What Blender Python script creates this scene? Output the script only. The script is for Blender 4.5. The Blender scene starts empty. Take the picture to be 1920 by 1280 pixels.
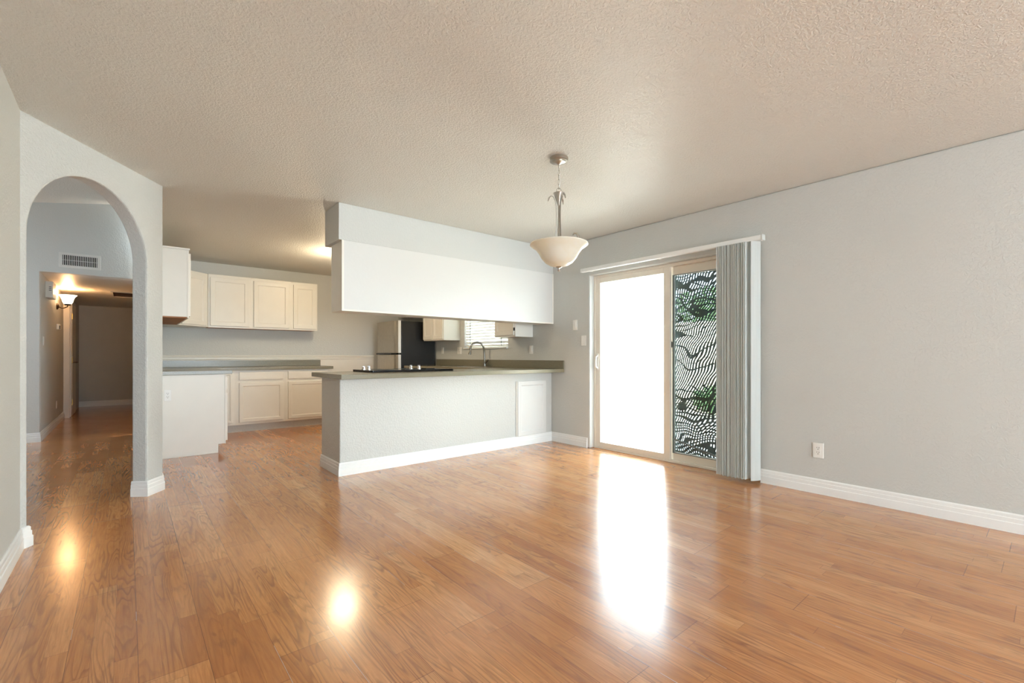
import bpy, bmesh, math, random
from mathutils import Vector, Matrix
random.seed(7)
PI = math.pi
scene = bpy.context.scene
C = scene.collection

# ------------------------------------------------------------------ camera
cam_data = bpy.data.cameras.new('camera')
cam_data.sensor_width = 36.0
cam_data.lens = 857.0 / 1920.0 * 36.0
cam_data.shift_y = 27.0 / 1920.0
cam_data.clip_start = 0.05
cam_data.clip_end = 300
cam = bpy.data.objects.new('camera', cam_data)
C.objects.link(cam)
cam.location = (0, 0, 1.075)
cam.rotation_euler = (PI / 2, 0, math.radians(-40.1))
scene.camera = cam

# ------------------------------------------------------------------ world, sun, window daylight, exposure
world = bpy.data.worlds.new('world')
scene.world = world
world.use_nodes = True
wn = world.node_tree
bg = wn.nodes['Background']
bg.inputs[0].default_value = (0.74, 0.89, 1.0, 1)
bg.inputs[1].default_value = 15.0

def sun(name, direction, strength, color, angle=1.0):
    l = bpy.data.lights.new(name, 'SUN')
    l.energy = strength
    l.color = color
    l.angle = math.radians(angle)
    o = bpy.data.objects.new(name, l)
    C.objects.link(o)
    o.rotation_euler = Vector(direction).to_track_quat('-Z', 'Y').to_euler()
    return o

def area(name, loc, direction, sx, sy, watts, color, portal=False):
    l = bpy.data.lights.new(name, 'AREA')
    l.shape = 'RECTANGLE'
    l.size = sx
    l.size_y = sy
    l.energy = watts
    l.color = color
    if portal:
        l.cycles.is_portal = True
    o = bpy.data.objects.new(name, l)
    C.objects.link(o)
    o.location = loc
    o.rotation_euler = Vector(direction).to_track_quat('-Z', 'Y').to_euler()
    return o

def point(name, loc, watts, color, radius=0.04):
    l = bpy.data.lights.new(name, 'POINT')
    l.energy = watts
    l.color = color
    l.shadow_soft_size = radius
    o = bpy.data.objects.new(name, l)
    C.objects.link(o)
    o.location = loc
    return o

# high sun that comes over the house and only reaches the yard
sun('sun', (0.45, 0.25, -1.0), 36.0, (0.97, 0.98, 1.0))
# sky light through the door and kitchen window, plus added fill windows
area('sliding_door_daylight', (4.36, 2.55, 1.0), (-1, 0, 0), 1.8, 1.9, 0, (1, 1, 1), portal=True)
area('fill_window_daylight', (1.82, -5.65, 1.28), (0, 1, 0), 4.2, 2.1, 0, (1, 1, 1), portal=True)
area('kitchen_window_daylight', (4.26, 5.54, 1.62), (-1, 0, 0), 1.05, 0.82, 0, (1, 1, 1), portal=True)
area('entry_fill_daylight', (-3.15, 6.7, 1.6), (1, 0, 0), 0.78, 0.98, 0, (1, 1, 1), portal=True)

scene.view_settings.view_transform = 'Standard'
scene.view_settings.look = 'None'
scene.view_settings.gamma = 1
scene.view_settings.use_curve_mapping = False
scene.view_settings.exposure = 0.30

# ------------------------------------------------------------------ node helpers
class NT:
    def __init__(self, name):
        self.m = bpy.data.materials.new(name)
        self.m.use_nodes = True
        self.t = self.m.node_tree
        self.b = self.t.nodes['Principled BSDF']
        self.out = self.t.nodes['Material Output']
    def n(self, typ, **kw):
        nd = self.t.nodes.new(typ)
        for k, v in kw.items():
            setattr(nd, k, v)
        return nd
    def link(self, a, b):
        self.t.links.new(a, b)
    def put(self, sock, v):
        if hasattr(v, 'default_value') or hasattr(v, 'is_linked'):
            self.link(v, sock)
        else:
            sock.default_value = v
    def math(self, op, a, b=None, c=None, clamp=False):
        nd = self.n('ShaderNodeMath', operation=op)
        nd.use_clamp = clamp
        self.put(nd.inputs[0], a)
        if b is not None: self.put(nd.inputs[1], b)
        if c is not None: self.put(nd.inputs[2], c)
        return nd.outputs[0]
    def comb(self, x, y, z):
        nd = self.n('ShaderNodeCombineXYZ')
        for i, v in enumerate((x, y, z)): self.put(nd.inputs[i], v)
        return nd.outputs[0]
    def pos(self):
        g = self.n('ShaderNodeNewGeometry')
        s = self.n('ShaderNodeSeparateXYZ')
        self.link(g.outputs['Position'], s.inputs[0])
        return g.outputs['Position'], s.outputs[0], s.outputs[1], s.outputs[2]
    def noise(self, vec, scale, detail=2.0, rough=0.5, dist=0.0):
        nd = self.n('ShaderNodeTexNoise')
        self.link(vec, nd.inputs['Vector'])
        nd.inputs['Scale'].default_value = scale
        nd.inputs['Detail'].default_value = detail
        nd.inputs['Roughness'].default_value = rough
        nd.inputs['Distortion'].default_value = dist
        return nd.outputs['Fac']
    def white(self, vec):
        nd = self.n('ShaderNodeTexWhiteNoise', noise_dimensions='3D')
        self.link(vec, nd.inputs['Vector'])
        return nd.outputs['Value'], nd.outputs['Color']
    def ramp(self, fac, stops, interp='LINEAR'):
        nd = self.n('ShaderNodeValToRGB')
        nd.color_ramp.interpolation = interp
        e = nd.color_ramp.elements
        while len(e) < len(stops): e.new(0.5)
        for i, (p, c) in enumerate(stops):
            e[i].position = p
            e[i].color = (*c, 1) if len(c) == 3 else c
        self.put(nd.inputs[0], fac)
        return nd.outputs[0]
    def mix(self, fac, a, b, mode='MIX'):
        nd = self.n('ShaderNodeMix', data_type='RGBA', blend_type=mode)
        self.put(nd.inputs[0], fac)
        self.put(nd.inputs[6], a if not isinstance(a, tuple) else (*a[:3], 1))
        self.put(nd.inputs[7], b if not isinstance(b, tuple) else (*b[:3], 1))
        return nd.outputs[2]
    def bump(self, h, strength, dist=0.01, normal=None):
        nd = self.n('ShaderNodeBump')
        nd.inputs['Strength'].default_value = strength
        nd.inputs['Distance'].default_value = dist
        self.link(h, nd.inputs['Height'])
        if normal is not None: self.link(normal, nd.inputs['Normal'])
        return nd.outputs[0]

def L(h):  # sRGB hex triple -> linear
    def f(v):
        v /= 255.0
        return v / 12.92 if v <= 0.04045 else ((v + 0.055) / 1.055) ** 2.4
    return tuple(f(x) for x in h)

def simple(name, rgb, rough=0.5, metal=0.0, var=0.04, vscale=6.0, emit=None, estr=0.0, spec=0.5):
    k = NT(name)
    p, x, y, z = k.pos()
    f = k.noise(p, vscale, 3)
    lo = tuple(max(0, c * (1 - var)) for c in rgb); hi = tuple(min(1, c * (1 + var)) for c in rgb)
    k.link(k.ramp(f, [(0.3, lo), (0.7, hi)]), k.b.inputs['Base Color'])
    k.b.inputs['Roughness'].default_value = rough
    k.b.inputs['Metallic'].default_value = metal
    k.b.inputs['Specular IOR Level'].default_value = spec
    if emit:
        k.b.inputs['Emission Color'].default_value = (*emit, 1)
        k.b.inputs['Emission Strength'].default_value = estr
    return k.m

def plaster(name, rgb, scale=70.0, strength=0.35, rough=0.5, dist=0.004, spec=0.35, flat=0.5):
    """sprayed and knocked-down drywall texture"""
    k = NT(name)
    p, x, y, z = k.pos()
    n1 = k.noise(p, scale, 3, 0.55, 0.6)
    n2 = k.noise(p, scale * 0.3, 2, 0.5)
    blob = k.ramp(n1, [(flat - 0.06, (0, 0, 0)), (flat + 0.08, (1, 1, 1))])
    h = k.math('ADD', k.math('MULTIPLY', blob, 0.8), k.math('MULTIPLY', n2, 0.5))
    k.link(k.bump(h, strength, dist), k.b.inputs['Normal'])
    big = k.noise(p, 0.8, 2)
    k.link(k.ramp(big, [(0.3, tuple(c * 0.985 for c in rgb)), (0.7, tuple(c * 1.015 for c in rgb))]), k.b.inputs['Base Color'])
    k.b.inputs['Roughness'].default_value = rough
    k.b.inputs['Specular IOR Level'].default_value = spec
    return k.m

def floor_material():
    k = NT('laminate_floor')
    p, x, y, z = k.pos()
    W = 0.0645
    sx = k.math('DIVIDE', k.math('SUBTRACT', x, 0.223), W)
    si = k.math('FLOOR', sx)
    fx = k.math('SUBTRACT', sx, si)
    ro, _ = k.white(k.comb(si, 3.0, 1.0))
    yy = k.math('ADD', k.math('DIVIDE', y, 0.95), k.math('MULTIPLY', ro, 7.0))
    ji = k.math('FLOOR', yy)
    fy = k.math('SUBTRACT', yy, ji)
    cv, cc = k.white(k.comb(si, ji, 5.0))
    cv2, _ = k.white(k.comb(si, ji, 9.0))
    # plank (three strips wide)
    pxs = k.math('DIVIDE', sx, 3.0)
    pi_ = k.math('FLOOR', pxs)
    fp = k.math('SUBTRACT', pxs, pi_)
    rp, _ = k.white(k.comb(pi_, 11.0, 2.0))
    py = k.math('ADD', k.math('DIVIDE', y, 1.21), k.math('MULTIPLY', rp, 5.0))
    fpy = k.math('SUBTRACT', py, k.math('FLOOR', py))
    # tone of every strip
    pv, _ = k.white(k.comb(pi_, k.math('FLOOR', py), 4.0))
    tv_ = k.math('ADD', k.math('MULTIPLY', cv, 0.5), k.math('MULTIPLY', pv, 0.5))
    tone = k.ramp(tv_, [(0.0, L((182, 115, 62))), (0.3, L((203, 136, 77))), (0.5, L((211, 144, 85))),
                       (0.7, L((220, 155, 95))), (1.0, L((230, 172, 112)))])
    # fine fibre, stretched along the boards
    v1 = k.comb(k.math('MULTIPLY', x, 60.0), k.math('ADD', k.math('MULTIPLY', y, 3.0), k.math('MULTIPLY', cv, 30.0)), cv2)
    fib = k.noise(v1, 2.2, 5, 0.65, 0.4)
    tone = k.mix(k.ramp(fib, [(0.35, (0.5,) * 3), (0.62, (0.0,) * 3)]), tone, L((162, 98, 54)))
    # cathedral grain: contour lines of a smooth stretched field
    v2 = k.comb(k.math('ADD', k.math('MULTIPLY', x, 9.0), k.math('MULTIPLY', cv, 19.0)),
                k.math('ADD', k.math('MULTIPLY', y, 0.85), k.math('MULTIPLY', cv2, 23.0)), cv)
    field = k.noise(v2, 1.1, 2, 0.40, 0.18)
    ring = k.math('FRACT', k.math('MULTIPLY', field, 18.0))
    line = k.ramp(ring, [(0.0, (0, 0, 0)), (0.50, (0.10,) * 3), (0.84, (1, 1, 1)), (0.93, (0.6,) * 3), (1.0, (0, 0, 0))])
    amt = k.noise(p, 2.3, 2)
    gate = k.ramp(cv2, [(0.15, (0.30,) * 3), (0.60, (0.95,) * 3)])
    la = k.math('MULTIPLY', k.math('MULTIPLY', line, gate), k.ramp(amt, [(0.35, (0.35,) * 3), (0.6, (0.9,) * 3)]))
    la = k.math('MULTIPLY', la, k.math('ADD', 0.45, k.math('MULTIPLY', fib, 0.9)))
    tone = k.mix(k.math('MULTIPLY', la, 0.75), tone, L((112, 66, 40)))
    # smoky streaks
    v3 = k.comb(k.math('MULTIPLY', x, 16.0), k.math('MULTIPLY', y, 3.2), 0.0)
    sm = k.noise(v3, 1.5, 3, 0.6, 0.6)
    tone = k.mix(k.ramp(sm, [(0.58, (0,) * 3), (0.74, (0.5,) * 3)]), tone, L((122, 80, 54)))
    kn = k.noise(k.comb(k.math('MULTIPLY', x, 11.0), k.math('MULTIPLY', y, 5.0), 3.0), 1.6, 1, 0.3)
    tone = k.mix(k.ramp(kn, [(0.79, (0,) * 3), (0.85, (0.5,) * 3)]), tone, L((92, 55, 38)))
    # joints
    def edge(f, w):
        a = k.math('LESS_THAN', f, w)
        b = k.math('GREATER_THAN', f, 1 - w)
        return k.math('MAXIMUM', a, b)
    strip_edge = k.math('MAXIMUM', edge(fx, 0.010), edge(fy, 0.0012))
    plank_edge = k.math('MAXIMUM', edge(fp, 0.005), edge(fpy, 0.0012))
    tone = k.mix(k.math('MULTIPLY', strip_edge, 0.42), tone, L((110, 68, 44)))
    tone = k.mix(k.math('MULTIPLY', plank_edge, 0.55), tone, L((84, 52, 36)))
    # a few long seams have chipped pale
    chip = k.math('MULTIPLY', edge(fp, 0.0045), k.math('GREATER_THAN', k.noise(k.comb(k.math('MULTIPLY', pi_, 3.7), k.math('MULTIPLY', y, 1.1), 4.0), 1.0, 1), 0.60))
    tone = k.mix(k.math('MULTIPLY', chip, 0.85), tone, L((232, 220, 205)))
    k.link(tone, k.b.inputs['Base Color'])
    wav = k.noise(k.comb(k.math('MULTIPLY', x, 5.0), k.math('MULTIPLY', y, 1.2), 0.0), 1.0, 1)
    k.link(k.bump(wav, 0.03, 0.02), k.b.inputs['Normal'])
    rr = k.ramp(k.noise(p, 3.0, 3), [(0.3, (0.20,) * 3), (0.7, (0.27,) * 3)])
    k.link(rr, k.b.inputs['Roughness'])
    k.b.inputs['Specular IOR Level'].default_value = 0.6
    k.b.inputs['Coat Weight'].default_value = 0.5
    k.b.inputs['Coat Roughness'].default_value = 0.15
    return k.m

WALL = L((208, 208, 203))
M = {}
M['floor'] = floor_material()
M['wall'] = plaster('greige_wall_paint', WALL, 60, 0.30)
M['wall_heavy'] = plaster('greige_knockdown_wall_paint', WALL, 60, 0.40, dist=0.005)
M['ceiling'] = plaster('ceiling_paint', L((226, 223, 214)), 75, 0.75, rough=0.40, dist=0.004)
M['white'] = simple('white_cabinet_paint', L((240, 236, 226)), 0.38, var=0.012)
M['cab'] = simple('cream_cabinet_paint', L((236, 233, 224)), 0.38, var=0.012)
M['panel_white'] = plaster('white_painted_textured_panel', L((222, 221, 217)), 22, 0.10, rough=0.38, dist=0.002)
M['trim'] = simple('white_trim_paint', L((243, 243, 240)), 0.3, var=0.008)
M['cream_trim'] = simple('cream_trim_paint', L((238, 234, 224)), 0.35, var=0.01)
M['raw_wood'] = simple('cabinet_underside_wood', L((176, 124, 84)), 0.6, var=0.12, vscale=14)
M['gap'] = simple('shadow_gap_dark', L((70, 60, 50)), 0.8)
M['vinyl'] = simple('beige_vinyl_frame', L((238, 230, 216)), 0.35, var=0.01)
M['alu'] = simple('grey_frame_gasket', L((120, 132, 134)), 0.4, 0.3)
M['plastic'] = simple('white_plastic', L((244, 242, 236)), 0.3, var=0.01)
M['slot'] = simple('dark_slot', L((45, 42, 40)), 0.6)
M['nickel'] = simple('brushed_nickel', L((186, 180, 170)), 0.3, 1.0, var=0.06, vscale=30)
M['faucet'] = simple('satin_faucet_metal', L((130, 126, 118)), 0.3, 1.0)
M['chrome'] = simple('chrome', L((215, 215, 215)), 0.12, 1.0, var=0.02)
M['steel'] = simple('stainless_steel', L((190, 182, 168)), 0.32, 1.0, var=0.05, vscale=20)
M['steel_trim'] = simple('light_door_edge', L((238, 238, 234)), 0.3, 0.2)
M['black'] = simple('black_fridge_side', L((34, 34, 34)), 0.42, var=0.1)
M['glossblack'] = simple('black_glass', L((12, 12, 13)), 0.08)
M['bronze'] = simple('dark_bronze', L((80, 60, 44)), 0.4, 0.8)
M['brass'] = simple('brass', L((200, 160, 90)), 0.3, 1.0)
M['vent'] = simple('white_enamel', L((222, 220, 214)), 0.4)
M['dark'] = simple('dark_cavity', L((30, 28, 27)), 0.9)
def vane_mat():
    k = NT('white_vane')
    p, x, y, z = k.pos()
    f = k.noise(k.comb(k.math('MULTIPLY', x, 90.0), k.math('MULTIPLY', y, 90.0), k.math('MULTIPLY', z, 2.0)), 1.0, 2)
    c = k.ramp(f, [(0.3, L((232, 233, 229))), (0.7, L((244, 245, 241)))])
    k.link(c, k.b.inputs['Base Color']); k.b.inputs['Roughness'].default_value = 0.5
    tl = k.n('ShaderNodeBsdfTranslucent'); tl.inputs[0].default_value = (0.80, 0.82, 0.80, 1)
    mx = k.n('ShaderNodeMixShader'); mx.inputs[0].default_value = 0.5
    k.link(k.b.outputs[0], mx.inputs[1]); k.link(tl.outputs[0], mx.inputs[2]); k.link(mx.outputs[0], k.out.inputs[0])
    return k.m
M['blind'] = vane_mat()
M['bulb'] = simple('lit_frosted_glass', L((255, 240, 215)), 0.4, emit=(1.0, 0.80, 0.5), estr=4.5)
M['domelit'] = simple('lit_dome_glass', L((255, 245, 230)), 0.4, emit=(1.0, 0.93, 0.78), estr=4.0)
M['concrete'] = simple('patio_concrete', L((220, 216, 208)), 0.8, var=0.06, vscale=2)
M['stucco'] = plaster('garden_wall_stucco', L((228, 218, 200)), 30, 0.4, rough=0.9)
M['leaf'] = simple('leaf_green', L((110, 142, 96)), 0.6, var=0.25, vscale=5)
M['bark'] = simple('bark', L((96, 78, 62)), 0.9, var=0.2)
M['roof'] = simple('roof_tile', L((150, 120, 104)), 0.8, var=0.15)

def counter_mat():
    k = NT('olive_laminate_counter')
    p, x, y, z = k.pos()
    f = k.noise(p, 180, 3, 0.6)
    g = k.noise(p, 9, 2)
    c = k.ramp(f, [(0.35, L((118, 112, 92))), (0.65, L((146, 139, 117)))])
    c = k.mix(k.math('MULTIPLY', g, 0.3), c, L((124, 116, 98)))
    k.link(c, k.b.inputs['Base Color'])
    k.b.inputs['Roughness'].default_value = 0.24
    return k.m
M['counter'] = counter_mat()

def glass_mat():
    k = NT('clear_glass')
    tr = k.n('ShaderNodeBsdfTransparent'); tr.inputs[0].default_value = (0.96, 0.98, 0.97, 1)
    gl = k.n('ShaderNodeBsdfGlossy'); gl.inputs['Roughness'].default_value = 0.02
    fr = k.n('ShaderNodeFresnel'); fr.inputs[0].default_value = 1.45
    mx = k.n('ShaderNodeMixShader')
    k.link(k.math('MULTIPLY', fr.outputs[0], 0.6), mx.inputs[0]); k.link(tr.outputs[0], mx.inputs[1]); k.link(gl.outputs[0], mx.inputs[2])
    k.link(mx.outputs[0], k.out.inputs[0])
    return k.m
M['glass'] = glass_mat()

def alabaster():
    k = NT('alabaster_glass')
    p, x, y, z = k.pos()
    f = k.noise(p, 11, 3, 0.55, 1.2)
    k.link(k.ramp(f, [(0.3, L((250, 246, 232))), (0.7, L((254, 253, 248)))]), k.b.inputs['Base Color'])
    k.b.inputs['Roughness'].default_value = 0.28
    tl = k.n('ShaderNodeBsdfTranslucent'); tl.inputs[0].default_value = (*L((252, 244, 222)), 1)
    mx = k.n('ShaderNodeMixShader'); mx.inputs[0].default_value = 0.4
    k.link(k.b.outputs[0], mx.inputs[1]); k.link(tl.outputs[0], mx.inputs[2]); k.link(mx.outputs[0], k.out.inputs[0])
    return k.m
M['alabaster'] = alabaster()

def screen_mat():
    """woven sun screen with its moire painted as wavy dark threads and open holes"""
    k = NT('moire_sun_screen')
    p, x, y, z = k.pos()
    low = k.noise(k.comb(k.math('MULTIPLY', y, 1.5), k.math('MULTIPLY', z, 2.4), 1.0), 1.5, 1, 0.4)
    low2 = k.noise(k.comb(k.math('MULTIPLY', y, 2.0), k.math('MULTIPLY', z, 3.4), 7.0), 1.7, 1, 0.4)
    ymir = k.math('MULTIPLY', y, -1.0)
    # slant of the upright threads: strong above 0.6 m, nearly none at the foot
    zz = k.math('MAXIMUM', k.math('SUBTRACT', z, 0.38), 0.0)
    slant = k.math('ADD', k.math('MULTIPLY', zz, -0.46), k.math('MULTIPLY', z, -0.06))
    u = k.math('ADD', k.math('ADD', ymir, slant), k.math('MULTIPLY', k.math('SUBTRACT', low, 0.5), 0.26))
    fu = k.math('FRACT', k.math('MULTIPLY', u, 34.0))
    tu = k.math('LESS_THAN', k.math('ABSOLUTE', k.math('SUBTRACT', fu, 0.5)), 0.31)
    v = k.math('ADD', k.math('ADD', z, k.math('MULTIPLY', y, 0.10)), k.math('MULTIPLY', k.math('SUBTRACT', low2, 0.5), 0.26))
    # cross threads spread out towards the middle
    dens = k.ramp(k.math('DIVIDE', z, 2.0), [(0.0, (1.0,) * 3), (0.22, (0.72,) * 3), (0.42, (0.12,) * 3), (0.60, (0.14,) * 3), (0.78, (0.5,) * 3), (1.0, (0.55,) * 3)])
    vv = k.math('MULTIPLY', k.math('POWER', v, 1.0), 25.0)
    fv = k.math('FRACT', vv)
    tv = k.math('LESS_THAN', k.math('ABSOLUTE', k.math('SUBTRACT', fv, 0.5)), k.math('ADD', 0.0, k.math('MULTIPLY', dens, 0.31)))
    # broad dark moire bands painted across the weave
    moire_band = k.math('FRACT', k.math('ADD', k.math('ADD', k.math('MULTIPLY', z, 3.4), k.math('MULTIPLY', low, 5.0)), k.math('MULTIPLY', y, 1.6)))
    mid = k.ramp(k.math('DIVIDE', z, 2.0), [(0.2, (0, 0, 0)), (0.3, (1, 1, 1)), (0.9, (1, 1, 1)), (1.0, (0.6,) * 3)])
    tf = k.math('MULTIPLY', k.math('LESS_THAN', k.math('ABSOLUTE', k.math('SUBTRACT', moire_band, 0.5)), 0.07), k.math('GREATER_THAN', mid, 0.5))
    th = k.math('MAXIMUM', k.math('MAXIMUM', tu, tv), tf)
    col = k.ramp(k.noise(p, 5, 1), [(0.4, L((96, 106, 96))), (0.6, L((104, 122, 128)))])
    k.link(col, k.b.inputs['Base Color'])
    k.b.inputs['Roughness'].default_value = 0.7
    tr = k.n('ShaderNodeBsdfTransparent')
    tr2 = k.n('ShaderNodeBsdfTransparent'); tr2.inputs[0].default_value = (0.10, 0.11, 0.11, 1)
    th_s = k.n('ShaderNodeMixShader'); th_s.inputs[0].default_value = 0.6
    k.link(tr2.outputs[0], th_s.inputs[1]); k.link(k.b.outputs[0], th_s.inputs[2])
    hole = k.n('ShaderNodeBsdfTransparent'); hole.inputs[0].default_value = (0.43, 0.44, 0.44, 1)
    mx = k.n('ShaderNodeMixShader')
    k.link(th, mx.inputs[0]); k.link(hole.outputs[0], mx.inputs[1]); k.link(th_s.outputs[0], mx.inputs[2])
    k.link(mx.outputs[0], k.out.inputs[0])
    return k.m
M['screen'] = screen_mat()

# ------------------------------------------------------------------ geometry helpers
def bm_new(): return bmesh.new()

def add_box(bm, x0, x1, y0, y1, z0, z1, mat=None):
    if x0 > x1: x0, x1 = x1, x0
    if y0 > y1: y0, y1 = y1, y0
    if z0 > z1: z0, z1 = z1, z0
    vs = [bm.verts.new(v) for v in ((x0,y0,z0),(x1,y0,z0),(x1,y1,z0),(x0,y1,z0),(x0,y0,z1),(x1,y0,z1),(x1,y1,z1),(x0,y1,z1))]
    if mat is not None:
        for v in vs: v.co = mat @ v.co
    for f in ((0,3,2,1),(4,5,6,7),(0,1,5,4),(1,2,6,5),(2,3,7,6),(3,0,4,7)):
        bm.faces.new([vs[i] for i in f])
    return vs

def add_prism(bm, pts, z0, z1):
    a = [bm.verts.new((x, y, z0)) for x, y in pts]
    b = [bm.verts.new((x, y, z1)) for x, y in pts]
    n = len(pts)
    bm.faces.new(a[::-1]); bm.faces.new(b)
    for i in range(n):
        bm.faces.new((a[i], a[(i+1) % n], b[(i+1) % n], b[i]))

def add_lathe(bm, prof, center, segs=40, axis='Z', close=False):
    cx, cy, cz = center
    rings = []
    for r, h in prof:
        if r < 1e-6:
            rings.append([bm.verts.new(_ax(cx, cy, cz, 0, 0, h, axis))])
        else:
            rings.append([bm.verts.new(_ax(cx, cy, cz, r*math.cos(2*PI*i/segs), r*math.sin(2*PI*i/segs), h, axis)) for i in range(segs)])
    for a, b in zip(rings, rings[1:]):
        for i in range(segs):
            j = (i + 1) % segs
            if len(a) == 1 and len(b) == 1: continue
            if len(a) == 1: bm.faces.new((a[0], b[i], b[j]))
            elif len(b) == 1: bm.faces.new((a[i], a[j], b[0]))
            else: bm.faces.new((a[i], a[j], b[j], b[i]))

def _ax(cx, cy, cz, a, b, h, axis):
    if axis == 'Z': return (cx + a, cy + b, cz + h)
    if axis == 'X': return (cx + h, cy + a, cz + b)
    return (cx + a, cy + h, cz + b)

def add_tube(bm, pts, rad, segs=10, caps=True, closed=False, squash=1.0):
    pts = [Vector(p) for p in pts]
    n = len(pts)
    rads = rad if isinstance(rad, (list, tuple)) else [rad] * n
    rings = []
    prev = None
    for i, p in enumerate(pts):
        if closed: t = pts[(i+1) % n] - pts[i-1]
        else: t = pts[min(i+1, n-1)] - pts[max(i-1, 0)]
        t.normalize()
        if prev is None:
            ref = Vector((0, 0, 1)) if abs(t.z) < 0.9 else Vector((1, 0, 0))
            u = t.cross(ref).normalized()
        else:
            u = (prev - t * prev.dot(t)).normalized()
        prev = u
        v = t.cross(u)
        rings.append([bm.verts.new(p + (u * math.cos(2*PI*k/segs) + v * math.sin(2*PI*k/segs) * squash) * rads[i]) for k in range(segs)])
    m = n if closed else n - 1
    for i in range(m):
        a, b = rings[i], rings[(i+1) % n]
        for k in range(segs):
            j = (k+1) % segs
            bm.faces.new((a[k], a[j], b[j], b[k]))
    if caps and not closed:
        bm.faces.new(rings[0][::-1]); bm.faces.new(rings[-1])

def add_profile(bm, path, prof):
    """sweep profile [(out, z)] along an open 2D path; 'out' points to the left of the path"""
    path = [Vector(p) for p in path]
    n = len(path)
    offs = []
    for i in range(n):
        if i == 0: d1 = d2 = (path[1] - path[0]).normalized()
        elif i == n-1: d1 = d2 = (path[-1] - path[-2]).normalized()
        else: d1 = (path[i] - path[i-1]).normalized(); d2 = (path[i+1] - path[i]).normalized()
        n1 = Vector((-d1.y, d1.x)); n2 = Vector((-d2.y, d2.x))
        m = (n1 + n2).normalized()
        offs.append(m / max(0.2, m.dot(n1)))
    rings = []
    for i in range(n):
        rings.append([bm.verts.new((path[i].x + offs[i].x * o, path[i].y + offs[i].y * o, z)) for o, z in prof])
    k = len(prof)
    for a, b in zip(rings, rings[1:]):
        for j in range(k):
            jj = (j+1) % k
            bm.faces.new((a[j], b[j], b[jj], a[jj]))
    bm.faces.new(rings[0]); bm.faces.new(rings[-1][::-1])

def obj(name, bm, mat, parent=None, bevel=0.0, smooth=False, origin=None, segs=2):
    bmesh.ops.recalc_face_normals(bm, faces=bm.faces)
    me = bpy.data.meshes.new(name)
    if parent is not None:
        w = WORLD[parent.name]
    elif origin is not None:
        w = Vector(origin)
    else:
        xs = [v.co for v in bm.verts]
        w = Vector(((min(v.x for v in xs)+max(v.x for v in xs))/2, (min(v.y for v in xs)+max(v.y for v in xs))/2, min(v.z for v in xs)))
    for v in bm.verts: v.co -= w
    if smooth:
        for f in bm.faces: f.smooth = True
    bm.to_mesh(me); bm.free()
    me.materials.append(M[mat] if isinstance(mat, str) else mat)
    o = bpy.data.objects.new(name, me)
    C.objects.link(o)
    if parent is not None: o.parent = parent
    else: o.location = w
    WORLD[o.name] = w
    if bevel > 0:
        md = o.modifiers.new('bevel', 'BEVEL'); md.width = bevel; md.segments = segs; md.limit_method = 'ANGLE'
        md.angle_limit = math.radians(40)
    if smooth:
        try:
            me.set_sharp_from_angle(angle=math.radians(40))
        except Exception: pass
    return o
WORLD = {}

def tag(o, label, cat, group=None):
    o['label'] = label; o['category'] = cat
    if group: o['group'] = group
    return o

def thing(name, label, cat, loc, group=None):
    o = bpy.data.objects.new(name, None)
    o.empty_display_size = 0.1
    C.objects.link(o); o.location = loc
    WORLD[o.name] = Vector(loc)
    return tag(o, label, cat, group)

def struct(name, bm, mat, parent=None, bevel=0.0, label=None, smooth=False):
    o = obj(name, bm, mat, parent, bevel=bevel, smooth=smooth)
    if parent is None:
        o['kind'] = 'structure'
    if label: o['label'] = label
    return o

def box(x0, x1, y0, y1, z0, z1):
    b = bm_new(); add_box(b, x0, x1, y0, y1, z0, z1); return b

# frame on a plane: origin p, u across (unit), n outward normal (unit), z up
def frame_mat(p, u, n):
    u = Vector(u).normalized(); n = Vector(n).normalized(); z = Vector((0, 0, 1))
    m = Matrix(((u.x, n.x, z.x, p[0]), (u.y, n.y, z.y, p[1]), (u.z, n.z, z.z, p[2]), (0, 0, 0, 1)))
    return m

def door_bm(p, u, n, w, h, t=0.019, stile=0.055, rec=0.007, slab=False):
    """cabinet door lying on the plane at p: recessed flat centre panel within a frame"""
    m = frame_mat(p, u, n)
    bm = bm_new()
    def V(a, b, c): return bm.verts.new(m @ Vector((a, b, c)))
    e = 0.003
    loops = [(0, 0), (0, t - e), (e, t)]
    if not slab:
        loops += [(stile, t), (stile + 0.004, t - 0.003), (stile + 0.010, t - rec)]
    rings = []
    for ins, d in loops:
        rings.append([V(ins, d, ins), V(w - ins, d, ins), V(w - ins, d, h - ins), V(ins, d, h - ins)])
    for a, b in zip(rings, rings[1:]):
        for i in range(4):
            j = (i+1) % 4
            bm.faces.new((a[i], a[j], b[j], b[i]))
    bm.faces.new(rings[0][::-1]); bm.faces.new(rings[-1])
    return bm

# ================================================================== SETTING
XW = 4.13          # right wall
P0 = Vector((-0.455, 3.703)); P1 = Vector((0.218, 4.627))
AD = (P1 - P0).normalized(); AN = Vector((-AD.y, AD.x))   # along arch wall, away from the camera
AL = (P1 - P0).length
CH = 2.44

struct('floor', box(-3.2, 4.3, -5.75, 13.4, -0.06, 0.0), 'floor')

b = bm_new()
q0 = P0 + AN*0.0; 
add_prism(b, [(-0.56, -5.65), (4.27, -5.65), (4.27, 8.09), (0.20, 8.09), (0.20, P1.y), (P0.x, P0.y), (-0.56, P0.y-0.05)], CH, CH + 0.10)
struct('ceiling', b, 'ceiling')

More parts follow.
